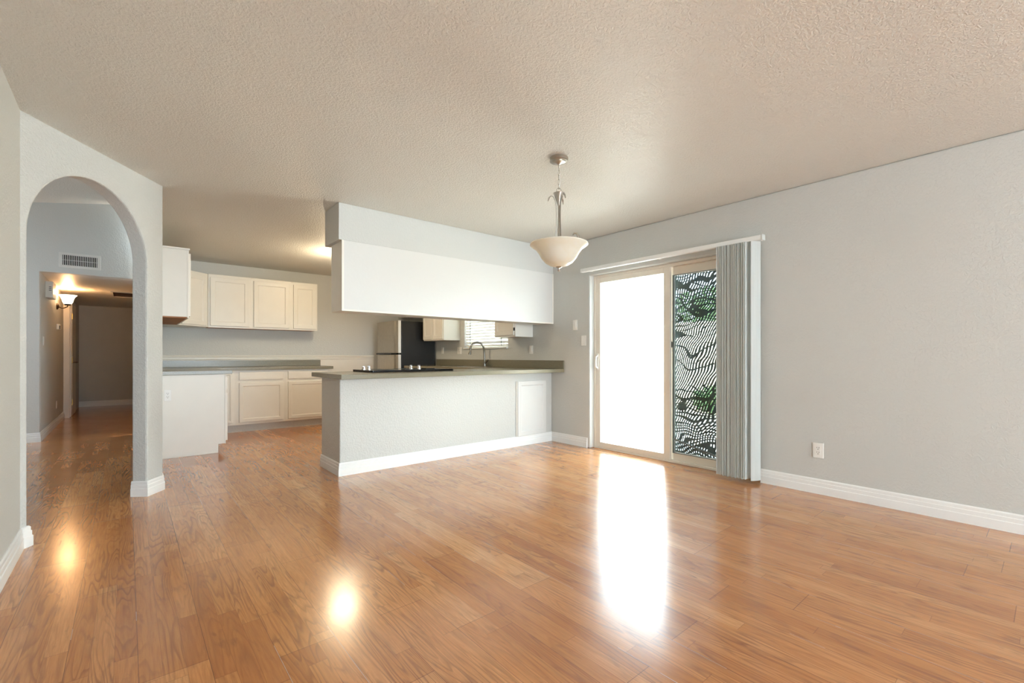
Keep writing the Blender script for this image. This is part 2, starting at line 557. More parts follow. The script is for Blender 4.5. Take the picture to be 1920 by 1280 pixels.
# right wall with the sliding door opening and the kitchen window opening
DY0, DY1, DZ = 1.62, 3.495, 2.01
WY0, WY1, WZ0, WZ1 = 5.0, 6.085, 1.20, 2.05
b = bm_new()
def wall_yz(b, x0, x1, cells):
    for (y0, y1, z0, z1) in cells: add_box(b, x0, x1, y0, y1, z0, z1)
def wall_with_holes(b, axis, c0, c1, lo, hi, zlo, zhi, holes):
    """solid wall grid with rectangular holes, welded"""
    us = sorted({lo, hi} | {h[0] for h in holes} | {h[1] for h in holes})
    zs = sorted({zlo, zhi} | {h[2] for h in holes} | {h[3] for h in holes})
    cache = {}
    def V(c, u, z):
        k = (round(c, 5), round(u, 5), round(z, 5))
        if k not in cache: cache[k] = b.verts.new((c, u, z) if axis == 'X' else (u, c, z))
        return cache[k]
    def solid(i, j):
        if i < 0 or j < 0 or i >= len(us)-1 or j >= len(zs)-1: return False
        mu = (us[i]+us[i+1])/2; mz = (zs[j]+zs[j+1])/2
        return not any(h[0] < mu < h[1] and h[2] < mz < h[3] for h in holes)
    for i in range(len(us)-1):
        for j in range(len(zs)-1):
            if not solid(i, j): continue
            u0, u1, z0, z1 = us[i], us[i+1], zs[j], zs[j+1]
            for c in (c0, c1): b.faces.new((V(c,u0,z0), V(c,u1,z0), V(c,u1,z1), V(c,u0,z1)))
            if not solid(i-1, j): b.faces.new((V(c0,u0,z0), V(c1,u0,z0), V(c1,u0,z1), V(c0,u0,z1)))
            if not solid(i+1, j): b.faces.new((V(c0,u1,z0), V(c1,u1,z0), V(c1,u1,z1), V(c0,u1,z1)))
            if not solid(i, j-1): b.faces.new((V(c0,u0,z0), V(c0,u1,z0), V(c1,u1,z0), V(c1,u0,z0)))
            if not solid(i, j+1): b.faces.new((V(c0,u0,z1), V(c0,u1,z1), V(c1,u1,z1), V(c1,u0,z1)))
wall_with_holes(b, 'X', XW, XW+0.14, -5.6, 8.09, 0, CH, [(DY0, DY1, 0, DZ), (WY0, WY1, WZ0, WZ1)])
struct('wall_right', b, 'wall', bevel=0.012)

# left wall beside the camera
struct('wall_left', box(-0.565, P0.x, -5.6, P0.y, 0, 3.4), 'wall')
# wall behind the camera; its wide unseen window is added for fill daylight
b = bm_new()
wall_with_holes(b, 'Y', -5.74, -5.6, -0.565, 4.27, 0, CH, [(-0.3, 3.95, 0.2, 2.36)])
struct('wall_behind', b, 'wall')
t = struct('fill_window', box(-0.3, 3.95, -5.72, -5.66, 0.2, 0.26), 'vinyl')
b = bm_new()
add_box(b, -0.3, 3.95, -5.72, -5.66, 2.30, 2.36)
for xx in (-0.3, 1.80, 3.89): add_box(b, xx, xx+0.06, -5.72, -5.66, 0.26, 2.30)
struct('window_frame', b, 'vinyl', t)

# arch wall (diagonal)
AT = 0.11
R_A, S_C, Z_S = 0.464, 0.507, 1.772
b = bm_new()
def arch_wall(b):
    prof = []
    s0, s1 = S_C - R_A, S_C + R_A
    arc = [(s0, 0.0)] + [(S_C - R_A*math.cos(PI*i/40), Z_S + R_A*math.sin(PI*i/40)) for i in range(41)] + [(s1, 0.0)]
    top = 3.4
    def P(s, z, d): 
        v = P0 + AD*s + AN*d
        return (v.x, v.y, z)
    # front/back faces as strips between the arc and the outer outline
    n = len(arc)
    outer = []
    for i, (s, z) in enumerate(arc):
        if i == 0: outer.append((0.0, 0.0))
        elif i == n-1: outer.append((AL, 0.0))
        elif i == 1: outer.append((0.0, Z_S))
        elif i == n-2: outer.append((AL, Z_S))
        else:
            # radial projection on the box
            a = PI*(i-1)/40
            dx, dz = -math.cos(a), math.sin(a)
            ts = []
            if dx < -1e-6: ts.append((0 - S_C)/dx)
            if dx > 1e-6: ts.append((AL - S_C)/dx)
            if dz > 1e-6: ts.append((top - Z_S)/dz)
            tt = min(ts)
            outer.append((S_C + dx*tt, Z_S + dz*tt))
    # insert box corners
    for d in (0.0, AT):
        A = [b.verts.new(P(s, z, d)) for s, z in arc]
        O = [b.verts.new(P(s, z, d)) for s, z in outer]
        for i in range(n-1):
            f = [A[i], A[i+1], O[i+1], O[i]]
            (sa, za), (sb, zb) = outer[i], outer[i+1]
            if sa == 0.0 and abs(zb - top) < 1e-6 and sb > 1e-6 and za < top - 1e-6:
                f = [A[i], A[i+1], O[i+1], b.verts.new(P(0.0, top, d)), O[i]]
            elif abs(za - top) < 1e-6 and abs(sb - AL) < 1e-6 and zb < top - 1e-6:
                f = [A[i], A[i+1], O[i+1], b.verts.new(P(AL, top, d)), O[i]]
            b.faces.new(f)
        if d == 0.0: A0 = A
    for i in range(n-1):
        b.faces.new((A0[i], A0[i+1], A[i+1], A[i]))
    for s in (0.0, AL):
        b.faces.new([b.verts.new(P(s, z, d)) for z, d in ((0,0),(top,0),(top,AT),(0,AT))])
arch_wall(b)
bmesh.ops.remove_doubles(b, verts=b.verts, dist=1e-5)
struct('wall_arch', b, 'wall_heavy', bevel=0.012)

# kitchen walls
struct('wall_kitchen_left', box(0.10, 0.218, P1.y + 0.02, 8.09, 0, 3.4), 'wall')
struct('wall_kitchen_back', box(0.218, XW, 7.97, 8.09, 0, CH), 'wall')

# room behind the arch: wall with the opening to the hall, sloping ceiling
b = bm_new()
wall_with_holes(b, 'Y', 8.18, 8.29, -3.1, 0.35, 0, 3.5, [(-0.84, 0.24, 0, 2.135)])
struct('wall_hall_front', b, 'wall', bevel=0.006)
b = bm_new()
vs = [b.verts.new(v) for v in ((-3.2, 2.3, 2.58), (0.22, 2.3, 3.18), (0.22, 8.3, 3.18), (-3.2, 8.3, 2.58),
                               (-3.2, 2.3, 2.68), (0.22, 2.3, 3.28), (0.22, 8.3, 3.28), (-3.2, 8.3, 2.68))]
for f in ((0,3,2,1),(4,5,6,7),(0,1,5,4),(1,2,6,5),(2,3,7,6),(3,0,4,7)): b.faces.new([vs[i] for i in f])
struct('ceiling_vaulted', b, 'ceiling')
b = bm_new()
wall_with_holes(b, 'X', -3.2, -3.1, 2.3, 8.3, 0, 2.7, [(6.3, 7.1, 1.1, 2.1)])  # unseen window opening added to bring daylight into the room behind the arch
struct('wall_entry_left', b, 'wall')
struct('wall_entry_near', box(-3.1, -0.565, 2.3, 2.4, 0, 3.2), 'wall')
# hallway
struct('wall_hall_left', box(-1.0, -0.84, 8.29, 11.02, 0, 2.3), 'wall')
struct('wall_hall_left_far', box(-1.0, -0.775, 11.02, 13.2, 0, 2.3), 'wall')
struct('wall_hall_right', box(0.24, 0.35, 8.29, 13.2, 0, 2.3), 'wall')
struct('wall_hall_back', box(-1.0, 0.35, 13.2, 13.3, 0, 2.3), 'wall')
struct('ceiling_hall', box(-1.0, 0.35, 8.29, 13.3, 2.135, 2.22), 'ceiling')

# soffit above the peninsula
SX, SY0, SY1, SZ = 1.437, 4.095, 4.465, 2.11
struct('wall_soffit', box(SX, XW, SY0, SY1, SZ, CH), 'wall', bevel=0.004)
# peninsula half wall
PX0, PY0, PY1, PZ = 1.455, 4.12, 4.62, 0.872
b = bm_new()
add_prism(b, [(PX0, PY0), (XW, PY0), (XW, PY0+0.115), (PX0+0.115, PY0+0.115), (PX0+0.115, PY1), (PX0, PY1)], 0, PZ)
struct('wall_peninsula', b, 'wall_heavy', bevel=0.008)

# baseboards
BB = [(0.0, 0.0), (0.016, 0.0), (0.016, 0.058), (0.0125, 0.062), (0.0125, 0.086), (0.009, 0.090), (0.009, 0.108), (0.004, 0.116), (0.0, 0.116)]
def baseboard(name, path, prof=BB, mat='trim'):
    b = bm_new(); add_profile(b, path, prof)
    return struct(name, b, mat)
baseboard('baseboard_right', [(XW, -5.6), (XW, DY0 - 0.01)])
baseboard('baseboard_peninsula', [(XW, DY1 + 0.035), (XW, PY0), (PX0, PY0), (PX0, PY1)])
def wrap(p, d): return p
aL = P0 + AD*(S_C - R_A); aR = P0 + AD*(S_C + R_A)
baseboard('baseboard_left', [tuple(aL + AN*0.11), tuple(aL), tuple(P0), (P0.x, -5.6)])
baseboard('baseboard_arch', [(P1.x, 4.72), tuple(P1), tuple(aR), tuple(aR + AN*0.11)])
baseboard('baseboard_hall_front', [(-0.84, 11.0), (-0.84, 8.18), (-3.1, 8.18)])
baseboard('baseboard_hall_back', [(0.24, 13.2), (-0.775, 13.2)])
baseboard('baseboard_behind', [(-0.455, -5.6), (4.13, -5.6)])

# chair rail and wainscot on the kitchen back wall
b = bm_new()
add_profile(b, [(3.42, 7.97), (0.218, 7.97)], [(0, 1.01), (0.010, 1.01), (0.012, 1.022), (0.018, 1.030), (0.018, 1.050), (0.024, 1.058), (0.026, 1.074), (0.012, 1.082), (0, 1.082)])
struct('trim_1', b, 'cream_trim')
struct('trim_2', box(0.218, 3.42, 7.962, 7.9699, 0.0, 1.01), 'cream_trim')

# hallway door with casing on the jogged wall
dr = struct('door_2', box(-0.775, -0.752, 11.30, 12.05, 0.01, 2.0), 'cream_trim')
b = bm_new(); add_box(b, -0.775, -0.757, 11.20, 11.29, 0, 2.06); add_box(b, -0.775, -0.757, 12.06, 12.15, 0, 2.06); add_box(b, -0.775, -0.757, 11.20, 12.15, 2.01, 2.07)
struct('door_casing', b, 'trim', dr, bevel=0.004)
b = bm_new(); add_tube(b, [(-0.752, 11.38, 0.96), (-0.70, 11.38, 0.96), (-0.69, 11.48, 0.96)], 0.01)
struct('door_handle', b, 'bronze', dr, smooth=True)
b = bm_new()
for zz in (0.25, 1.0, 1.78): add_box(b, -0.752, -0.744, 11.283, 11.31, zz-0.05, zz+0.05)
struct('hinge', b, 'brass', dr)
struct('trim_3', box(-0.84, -0.762, 11.0, 11.02, 0, 2.135), 'cream_trim', bevel=0.003)

# ================================================================== SLIDING DOOR
XF = 4.20
door = bpy.data.objects.new('door_1', None); C.objects.link(door); door.location = (XF, 2.557, 0); door['kind'] = 'structure'
WORLD['door_1'] = Vector((XF, 2.557, 0))
def ringframe(y0, y1, z0, z1, x0, x1, sl, sr, st, sb):
    b = bm_new()
    add_box(b, x0, x1, y0, y0+sl, z0, z1); add_box(b, x0, x1, y1-sr, y1, z0, z1)
    add_box(b, x0, x1, y0+sl, y1-sr, z1-st, z1); add_box(b, x0, x1, y0+sl, y1-sr, z0, z0+sb)
    return b
struct('outer_frame', ringframe(DY0, DY1, 0, DZ, XF, XF+0.10, 0.03, 0.028, 0.03, 0.022), 'vinyl', door, bevel=0.003)
sp = struct('sliding_panel', ringframe(2.512, 3.467, 0.022, 1.98, XF+0.005, XF+0.04, 0.072, 0.064, 0.058, 0.054), 'vinyl', door, bevel=0.003)
struct('pane', box(XF+0.020, XF+0.024, 2.58, 3.40, 0.07, 1.93), 'glass', sp)
b = bm_new()
add_tube(b, [(XF+0.004, 3.437, 0.93), (XF-0.03, 3.437, 0.95), (XF-0.035, 3.437, 1.0), (XF-0.03, 3.437, 1.06), (XF+0.004, 3.437, 1.08)], 0.008, 8)
add_box(b, XF-0.001, XF+0.005, 3.424, 3.45, 0.91, 1.10)
struct('pull_handle', b, 'plastic', sp, smooth=True)
fp = struct('fixed_panel', ringframe(1.65, 2.545, 0.022, 1.98, XF+0.05, XF+0.085, 0.06, 0.045, 0.09, 0.075), 'vinyl', door, bevel=0.003)
struct('pane', box(XF+0.066, XF+0.070, 1.70, 2.50, 0.09, 1.90), 'glass', fp)
struct('gasket', ringframe(1.705, 2.506, 0.090, 1.896, XF+0.044, XF+0.051, 0.012, 0.02, 0.006, 0.006), 'alu', fp)
struct('latch', box(XF+0.036, XF+0.052, 2.512, 2.522, 1.16, 1.22), 'slot', fp)
sc = bm_new(); add_box(sc, XF+0.110, XF+0.1108, 1.62, 2.52, 0.03, 1.97)
sco = thing('sun_screen', 'dark mesh sun screen with painted moire ripples outside the right glass panel of the sliding door', 'screen', (XF+0.11, 2.07, 0.0))
obj('mesh', sc, 'screen', sco)
obj('screen_frame', ringframe(1.60, 2.53, 0.02, 1.985, XF+0.104, XF+0.118, 0.02, 0.02, 0.02, 0.02), 'alu', sco)
b = bm_new(); add_tube(b, [(XF+0.047, 2.50, 0.235), (XF+0.047, 1.70, 0.045)], 0.009, 10)
bar = thing('security_bar', 'thin grey security bar leaning in the track at the foot of the right glass panel', 'bar', (XF+0.047, 2.1, 0.03))
obj('rod', b, 'alu', bar, smooth=True)

# ================================================================== VERTICAL BLIND
vb = thing('vertical_blind', 'white vertical blind stacked to the right end of its rail over the sliding door', 'blind', (4.04, 2.54, 2.03))
obj('head_rail', box(4.0, 4.045, 1.556, 3.53, 2.036, 2.078), 'trim', vb, bevel=0.006)
hb = obj('rail_bracket', box(4.045, 4.13, 1.60, 1.625, 2.05, 2.078), 'plastic', vb)
for yy in (2.55, 3.45): obj('rail_bracket', box(4.045, 4.13, yy, yy+0.025, 2.05, 2.078), 'plastic', vb)
obj('end_cap', box(3.996, 4.049, 1.545, 1.560, 2.030, 2.080), 'blind', vb, bevel=0.005)
def vane(y, ang, x0=3.975, w=0.089, curve=0.002, zb=0.035):
    b = bm_new()
    c = Vector((x0 + w/2, y)); d = Vector((math.cos(ang), math.sin(ang))); nn = Vector((-d.y, d.x))
    n = 6; f = []; bk = []
    for i in range(n+1):
        t = i/n*2-1
        p = c + d*(t*w/2) + nn*(curve*(1-t*t))
        q = p + nn*0.0045
        f.append(p); bk.append(q)
    ring = f + bk[::-1]
    add_prism(b, [tuple(p) for p in ring], zb, 2.036)
    return b
rv = random.Random(3)
for i in range(29):
    y = 1.670 + i*0.0086
    o = obj('vane', vane(y + rv.uniform(-0.001, 0.001), math.radians(rv.uniform(-13, -5)), x0=3.975 + rv.uniform(-0.003, 0.003), zb=0.03 + rv.uniform(0, 0.008)), 'blind', vb)
obj('vane', vane(1.615, math.radians(-24), x0=3.985, w=0.100, curve=-0.010, zb=0.03), 'blind', vb, smooth=True)

# ================================================================== KITCHEN WINDOW
w1 = bpy.data.objects.new('window_1', None); C.objects.link(w1); w1.location = (4.2, 5.54, WZ0); w1['kind'] = 'structure'
WORLD['window_1'] = Vector((4.2, 5.54, WZ0))
struct('window_frame', ringframe(WY0, WY1, WZ0, WZ1, 4.20, 4.25, 0.04, 0.04, 0.04, 0.04), 'vinyl', w1)
struct('pane', box(4.222, 4.226, WY0+0.03, WY1-0.03, WZ0+0.03, WZ1-0.03), 'glass', w1)
struct('window_sill', box(4.105, 4.2, WY0-0.005, WY1+0.005, WZ0-0.016, WZ0+0.002), 'trim', w1, bevel=0.003)
mb = thing('mini_blind', 'white horizontal blind lowered in the kitchen window over the sink', 'blind', (4.165, 5.54, WZ0))
b = bm_new()
zz = WZ0 + 0.075
while zz < WZ1 - 0.04:
    add_box(b, -0.024, 0.024, WY0+0.008, WY1-0.008, -0.0012, 0.0012, Matrix.Translation((4.165, 0, zz)) @ Matrix.Rotation(math.radians(58), 4, 'Y'))
    zz += 0.044
obj('slats', b, 'trim', mb)
obj('bottom_rail', box(4.145, 4.185, WY0+0.008, WY1-0.008, WZ0+0.022, WZ0+0.045), 'trim', mb, bevel=0.004)
for yy in (5.15, 5.93): obj('ladder_cord', box(4.138, 4.141, yy, yy+0.012, WZ0+0.03, WZ1), 'alu', mb)
obj('head_rail', box(4.14, 4.19, WY0+0.004, WY1-0.004, WZ1-0.045, WZ1-0.003), 'trim', mb)

# ================================================================== CABINETS
UZ0, UZ1 = 1.48, 2.225
YB = 7.97; XL = 0.218
def cab(name, label, loc, group=None): return thing(name, label, 'cabinet', loc, group)

# left run uppers, ends at Y=5.98
t = cab('wall_cabinet', 'white wall cabinet with plain end panel nearest the arched wall, raw wood underside', (XL, 6.67, UZ0))
obj('body', box(XL+0.002, 0.505, 5.98, 7.355, UZ0+0.012, UZ1-0.02), 'white', t, bevel=0.002)
obj('underside', box(XL+0.012, 0.49, 5.995, 7.35, UZ0, UZ0+0.012), 'raw_wood', t)
obj('crown', box(XL+0.002, 0.515, 5.968, 7.355, UZ1-0.02, UZ1), 'white', t, bevel=0.004)
obj('face_frame', box(0.491, 0.506, 5.974, 7.355, UZ0-0.002, UZ1-0.02), 'white', t, bevel=0.002)
for y0 in (6.0, 6.69):
    obj('door', door_bm((0.506, y0, UZ0+0.02), (0, 1, 0), (1, 0, 0), 0.65, UZ1-UZ0-0.07), 'white', t)
# diagonal corner unit
t = cab('corner_wall_cabinet', 'cream diagonal corner wall cabinet between the two runs of wall cabinets', (0.5, 7.7, UZ0))
b = bm_new(); add_prism(b, [(XL+0.002, 7.357), (0.505, 7.357), (0.868, 7.665), (0.868, YB-0.002), (XL+0.002, YB-0.002)], UZ0, UZ1); obj('body', b, 'cab', t, bevel=0.002)
du = Vector((0.868-0.505, 7.665-7.357, 0)); dl = du.length; du.normalize(); dn = Vector((du.y, -du.x, 0))
pp = Vector((0.505, 7.357, UZ0+0.02)) + du*0.05
obj('door', door_bm(tuple(pp), tuple(du), tuple(dn), dl-0.09, UZ1-UZ0-0.06), 'cab', t)
# back run
def back_upper(x0, x1, doors, label):
    t = cab('wall_cabinet', label, ((x0+x1)/2, YB, UZ0), 'wall cabinets along the kitchen back wall')
    obj('body', box(x0, x1, 7.670, YB-0.002, UZ0+0.008, UZ1-0.014), 'cab', t, bevel=0.0015)
    obj('underside', box(x0+0.004, x1-0.004, 7.675, YB-0.005, UZ0, UZ0+0.008), 'raw_wood', t)
    obj('crown', box(x0, x1, 7.655, YB-0.002, UZ1-0.014, UZ1+0.004), 'cab', t, bevel=0.003)
    obj('face_frame', box(x0, x1, 7.658, 7.671, UZ0-0.004, UZ1-0.014), 'cab', t)
    for (a, c) in doors:
        obj('door', door_bm((a, 7.658, UZ0+0.022), (1, 0, 0), (0, -1, 0), c-a, UZ1-UZ0-0.062), 'cab', t)
    return t
back_upper(0.870, 1.405, [(0.895, 1.378)], 'wider cream wall cabinet next to the diagonal corner cabinet, one large door')
back_upper(1.405, 1.955, [(1.437, 1.925)], 'cream one-door wall cabinet between the wider and the narrow one on the back wall')
back_upper(1.955, 2.345, [(1.985, 2.322)], 'narrow cream wall cabinet at the right end of the back wall run')

# over peninsula
t = cab('hanging_cabinet', 'long white cabinet hanging under the soffit above the peninsula', (2.8, 4.24, 1.48))
obj('body', box(1.470, 4.128, 4.108, 4.385, 1.482, 2.108), 'white', t, bevel=0.002)
obj('back_panel', box(1.464, 4.129, 4.093, 4.108, 1.478, 2.110), 'panel_white', t, bevel=0.002)
b = bm_new(); add_box(b, 1.462, 1.482, 4.0885, 4.093, 1.478, 2.110); add_box(b, 1.482, 4.129, 4.0885, 4.093, 1.478, 1.494); add_box(b, 4.112, 4.129, 4.0885, 4.093, 1.494, 2.11)
obj('edge_strip', b, 'white', t)
n = 6; w = (4.10-1.49)/n
for i in range(n):
    obj('door', door_bm((1.49+w*(i+1)-0.008, 4.385, 1.50), (-1, 0, 0), (0, 1, 0), w-0.016, 0.58), 'white', t)

# right wall uppers
RZ0, RZ1 = 1.325, 2.11
t = cab('wall_cabinet', 'cream wall cabinet right of the kitchen window, beside the hanging cabinet', (XW, 4.67, RZ0))
obj('body', box(3.82, XW-0.002, 4.47, 4.90, RZ0, RZ1), 'white', t, bevel=0.002)
obj('door', door_bm((3.82, 4.88, RZ0+0.02), (0, -1, 0), (-1, 0, 0), 0.39, 0.74), 'cab', t)
obj('hinge', box(3.800, 3.820, 4.478, 4.486, RZ0+0.075, RZ0+0.115), 'slot', t)
obj('hinge', box(3.800, 3.820, 4.478, 4.486, RZ1-0.115, RZ1-0.075), 'slot', t)
t = cab('wall_cabinet', 'cream two-door wall cabinet between the fridge and the kitchen window', (XW, 6.53, RZ0))
obj('body', box(3.82, XW-0.002, 6.21, 6.845, RZ0, RZ1), 'white', t, bevel=0.002)
for y0 in (6.53, 6.845):
    obj('door', door_bm((3.82, y0-0.012, RZ0+0.02), (0, -1, 0), (-1, 0, 0), 0.29, 0.74), 'cab', t)
t = cab('fridge_top_cabinet', 'short cream cabinet mounted above the black-sided fridge', (XW, 7.3, 1.77))
obj('body', box(3.82, XW-0.002, 6.85, 7.80, 1.77, RZ1), 'cab', t, bevel=0.002)
for y0 in (7.32, 7.79):
    obj('door', door_bm((3.82, y0-0.01, 1.785), (0, -1, 0), (-1, 0, 0), 0.45, 0.30), 'cab', t)

# base cabinets
BZ0, BZ1 = 0.105, 0.872
t = cab('base_cabinet', 'white base cabinet with plain end panel and notched toe kick near the arched wall', (0.52, 6.67, 0))
b = bm_new(); 
# end panel outline with notch, extruded along Y
out = [(XL+0.002, 0.0), (0.775, 0.0), (0.775, 0.098), (0.835, 0.098), (0.835, BZ1), (XL+0.002, BZ1)]
a = [b.verts.new((x, 5.98, z)) for x, z in out]; c = [b.verts.new((x, 7.20, z)) for x, z in out]
b.faces.new(a); b.faces.new(c[::-1])
for i in range(6): b.faces.new((a[i], a[(i+1)%6], c[(i+1)%6], c[i]))
obj('body', b, 'white', t, bevel=0.002)
obj('face_frame', box(0.835, 0.845, 5.974, 7.20, 0.095, BZ1-0.008), 'white', t, bevel=0.002)
obj('base_shoe', box(XL+0.01, 0.76, 5.970, 5.98, 0.0, 0.014), 'cream_trim', t, bevel=0.003)
for i, y0 in enumerate((5.99, 6.58)):
    obj('door', door_bm((0.845, y0, 0.13), (0, 1, 0), (1, 0, 0), 0.56, 0.53), 'white', t)
    obj('drawer_front', door_bm((0.845, y0, 0.70), (0, 1, 0), (1, 0, 0), 0.56, 0.13, slab=True), 'white', t)

def back_base(x0, x1, doors, label, drawer=True):
    t = cab('base_cabinet', label, ((x0+x1)/2, YB, 0), 'base cabinets along the kitchen back wall')
    obj('body', box(x0, x1, 7.37, YB-0.012, BZ0, BZ1), 'cab', t, bevel=0.0015)
    obj('toe_kick', box(x0, x1, 7.43, 7.46, 0, BZ0), 'wall', t)
    for (a, c) in doors:
        if drawer:
            obj('door', door_bm((a, 7.37, 0.140), (1, 0, 0), (0, -1, 0), c-a, 0.555, stile=0.045), 'cab', t)
            obj('drawer_front', door_bm((a, 7.37, 0.735), (1, 0, 0), (0, -1, 0), c-a, 0.112, slab=True), 'cab', t)
        else:
            obj('door', door_bm((a, 7.37, 0.140), (1, 0, 0), (0, -1, 0), c-a, 0.70, stile=0.03), 'cab', t)
    return t
back_base(0.85, 1.16, [(0.93, 1.125)], 'narrow cream corner base cabinet, its tall door half hidden by the cabinet in front', drawer=False)
back_base(1.16, 1.802, [(1.201, 1.768)], 'cream base cabinet with one drawer over one door, left of its twin')
back_base(1.802, 2.45, [(1.836, 2.405)], 'cream base cabinet at the right end of the back wall run, partly behind the peninsula')

# L-shaped left worktop
t = thing('countertop', 'olive L-shaped laminate countertop along the left and back kitchen walls', 'countertop', (0.9, 7.2, BZ1))
b = bm_new(); add_prism(b, [(XL+0.002, 5.955), (0.905, 5.955), (0.905, 7.33), (2.49, 7.33), (2.49, YB-0.012), (XL+0.002, YB-0.012)], BZ1+0.001, 0.915)
obj('worktop', b, 'counter', t, bevel=0.003)
b = bm_new(); add_box(b, XL+0.022, 2.485, YB-0.03, YB-0.0125, 0.915, 1.008); add_box(b, XL+0.002, XL+0.022, 5.96, YB-0.03, 0.915, 1.008)
obj('backsplash', b, 'counter', t, bevel=0.002)

# peninsula + right run worktop
t = thing('countertop', 'olive laminate peninsula countertop that turns the corner to run under the window', 'countertop', (3.0, 4.4, BZ1))
SKX0, SKX1, SKY0, SKY1 = 3.62, 4.00, 5.18, 5.92
b = bm_new()
add_prism(b, [(1.39, 3.90), (XW-0.002, 3.90), (XW-0.002, SKY0), (3.50, SKY0), (3.50, 4.72), (1.39, 4.72)], BZ1+0.001, 0.915)
add_box(b, 3.50, SKX0, SKY0, SKY1, BZ1+0.001, 0.915); add_box(b, SKX1, XW-0.002, SKY0, SKY1, BZ1+0.001, 0.915)
add_box(b, 3.50, XW-0.002, SKY1, 6.93, BZ1+0.001, 0.915)
obj('worktop', b, 'counter', t, bevel=0.003)
obj('backsplash', box(XW-0.02, XW-0.0025, 3.90, 6.93, 0.915, 1.018), 'counter', t, bevel=0.002)

t = cab('base_cabinet', 'base cabinet behind the peninsula half wall under the black cooktop', (2.6, 4.5, 0))
obj('body', box(PX0+0.12, 3.50, PY0+0.12, 4.66, BZ0, BZ1), 'cab', t)
obj('toe_kick', box(PX0+0.12, 3.50, PY0+0.12, 4.60, 0, BZ0), 'cab', t)
for i in range(4): obj('door', door_bm((PX0+0.15+0.47*(i+1), 4.66, 0.13), (-1, 0, 0), (0, 1, 0), 0.44, 0.70), 'cab', t)
t = cab('base_cabinet', 'base cabinet under the kitchen sink along the window wall', (3.85, 5.8, 0))
b = bm_new(); add_box(b, 3.54, XW-0.004, 4.68, SKY0-0.01, BZ0, BZ1); add_box(b, 3.54, XW-0.004, SKY0-0.01, SKY1+0.01, BZ0, 0.66); add_box(b, 3.54, 3.60, SKY0-0.01, SKY1+0.01, 0.66, BZ1); add_box(b, 3.54, XW-0.004, SKY1+0.01, 6.92, BZ0, BZ1)
obj('body', b, 'cab', t)
obj('toe_kick', box(3.60, XW-0.004, 4.68, 6.92, 0, BZ0), 'cab', t)
for i in range(4): obj('door', door_bm((3.54, 4.74+0.54*(i+1), 0.13), (0, -1, 0), (-1, 0, 0), 0.50, 0.70), 'cab', t)

# sink and faucet
t = thing('kitchen_sink', 'steel sink set in the countertop below the kitchen window', 'sink', (3.81, 5.55, 0.915))
b = bm_new()
def bowl(b, x0, x1, y0, y1, zt, zb, lip):
    o = [(x0-lip, y0-lip), (x1+lip, y0-lip), (x1+lip, y1+lip), (x0-lip, y1+lip)]
    i = [(x0, y0), (x1, y0), (x1, y1), (x0, y1)]
    rs = [[b.verts.new((p[0], p[1], z)) for p in ps] for ps, z in ((o, zt), (o, zt+0.004), (i, zt+0.004), (i, zb))]
    for r1, r2 in zip(rs, rs[1:]):
        for k in range(4): b.faces.new((r1[k], r1[(k+1)%4], r2[(k+1)%4], r2[k]))
    b.faces.new(rs[-1])
bowl(b, SKX0+0.01, SKX1-0.01, SKY0+0.01, SKY1-0.01, 0.9155, 0.73, 0.02)
obj('basin', b, 'steel', t)
obj('divider', box(SKX0+0.012, SKX1-0.012, 5.54, 5.56, 0.73, 0.905), 'steel', t)
t = thing('kitchen_faucet', 'gooseneck pull-down faucet standing behind the kitchen sink', 'faucet', (4.05, 5.44, 0.915))
b = bm_new(); add_lathe(b, [(0, 0), (0.027, 0), (0.027, 0.006), (0.021, 0.012), (0.019, 0.07), (0.016, 0.085), (0, 0.085)], (4.05, 5.44, 0.9155), 20); obj('base', b, 'faucet', t, smooth=True)
pts = [(4.05, 5.44, 0.99), (4.048, 5.442, 1.10), (4.042, 5.445, 1.18)]
for i in range(13):
    a = PI*i/12
    pts.append((3.947 + 0.095*math.cos(a), 5.448 + 0.006*i, 1.185 + 0.09*math.sin(a)))
pts.append((3.850, 5.522, 1.15))
b = bm_new(); add_tube(b, pts, 0.014, 12); obj('neck', b, 'faucet', t, smooth=True)
b = bm_new(); add_tube(b, [(3.850, 5.522, 1.155), (3.847, 5.524, 1.13), (3.842, 5.528, 1.095)], [0.015, 0.020, 0.024], 14); obj('spray_head', b, 'faucet', t, smooth=True)
b = bm_new(); add_tube(b, [(4.05, 5.425, 0.97), (4.045, 5.385, 0.985), (4.04, 5.34, 1.02)], [0.012, 0.008, 0.006], 10); obj('handle', b, 'faucet', t, smooth=True)

# cooktop
t = thing('cooktop', 'black glass cooktop with chrome knobs on the peninsula countertop', 'cooktop', (2.25, 4.42, 0.915))
b = bm_new(); add_prism(b, [(1.80, 4.20), (2.70, 4.20), (2.72, 4.22), (2.72, 4.66), (2.70, 4.68), (1.80, 4.68), (1.78, 4.66), (1.78, 4.22)], 0.9155, 0.936); obj('glass_top', b, 'glossblack', t, bevel=0.003)
for cx, cy, r in ((1.98, 4.32, 0.085), (1.98, 4.56, 0.07), (2.27, 4.32, 0.07), (2.27, 4.56, 0.09), (2.52, 4.33, 0.07)):
    b = bm_new(); add_lathe(b, [(r-0.01, 0), (r, 0.0005), (r, 0.001), (r-0.01, 0.001)], (cx, cy, 0.936), 32); obj('burner_ring', b, 'alu', t)
for cx, cy in ((1.845, 4.54), (1.925, 4.60), (2.42, 4.62), (2.48, 4.55)):
    b = bm_new(); add_lathe(b, [(0, 0), (0.022, 0), (0.022, 0.004), (0.016, 0.008), (0.014, 0.026), (0, 0.028)], (cx, cy, 0.936), 20)
    k_ = obj('knob', b, 'chrome', t, smooth=True)
    b = bm_new(); add_box(b, cx-0.014, cx+0.014, cy-0.003, cy+0.003, 0.960, 0.974); obj('grip', b, 'chrome', k_, bevel=0.002)

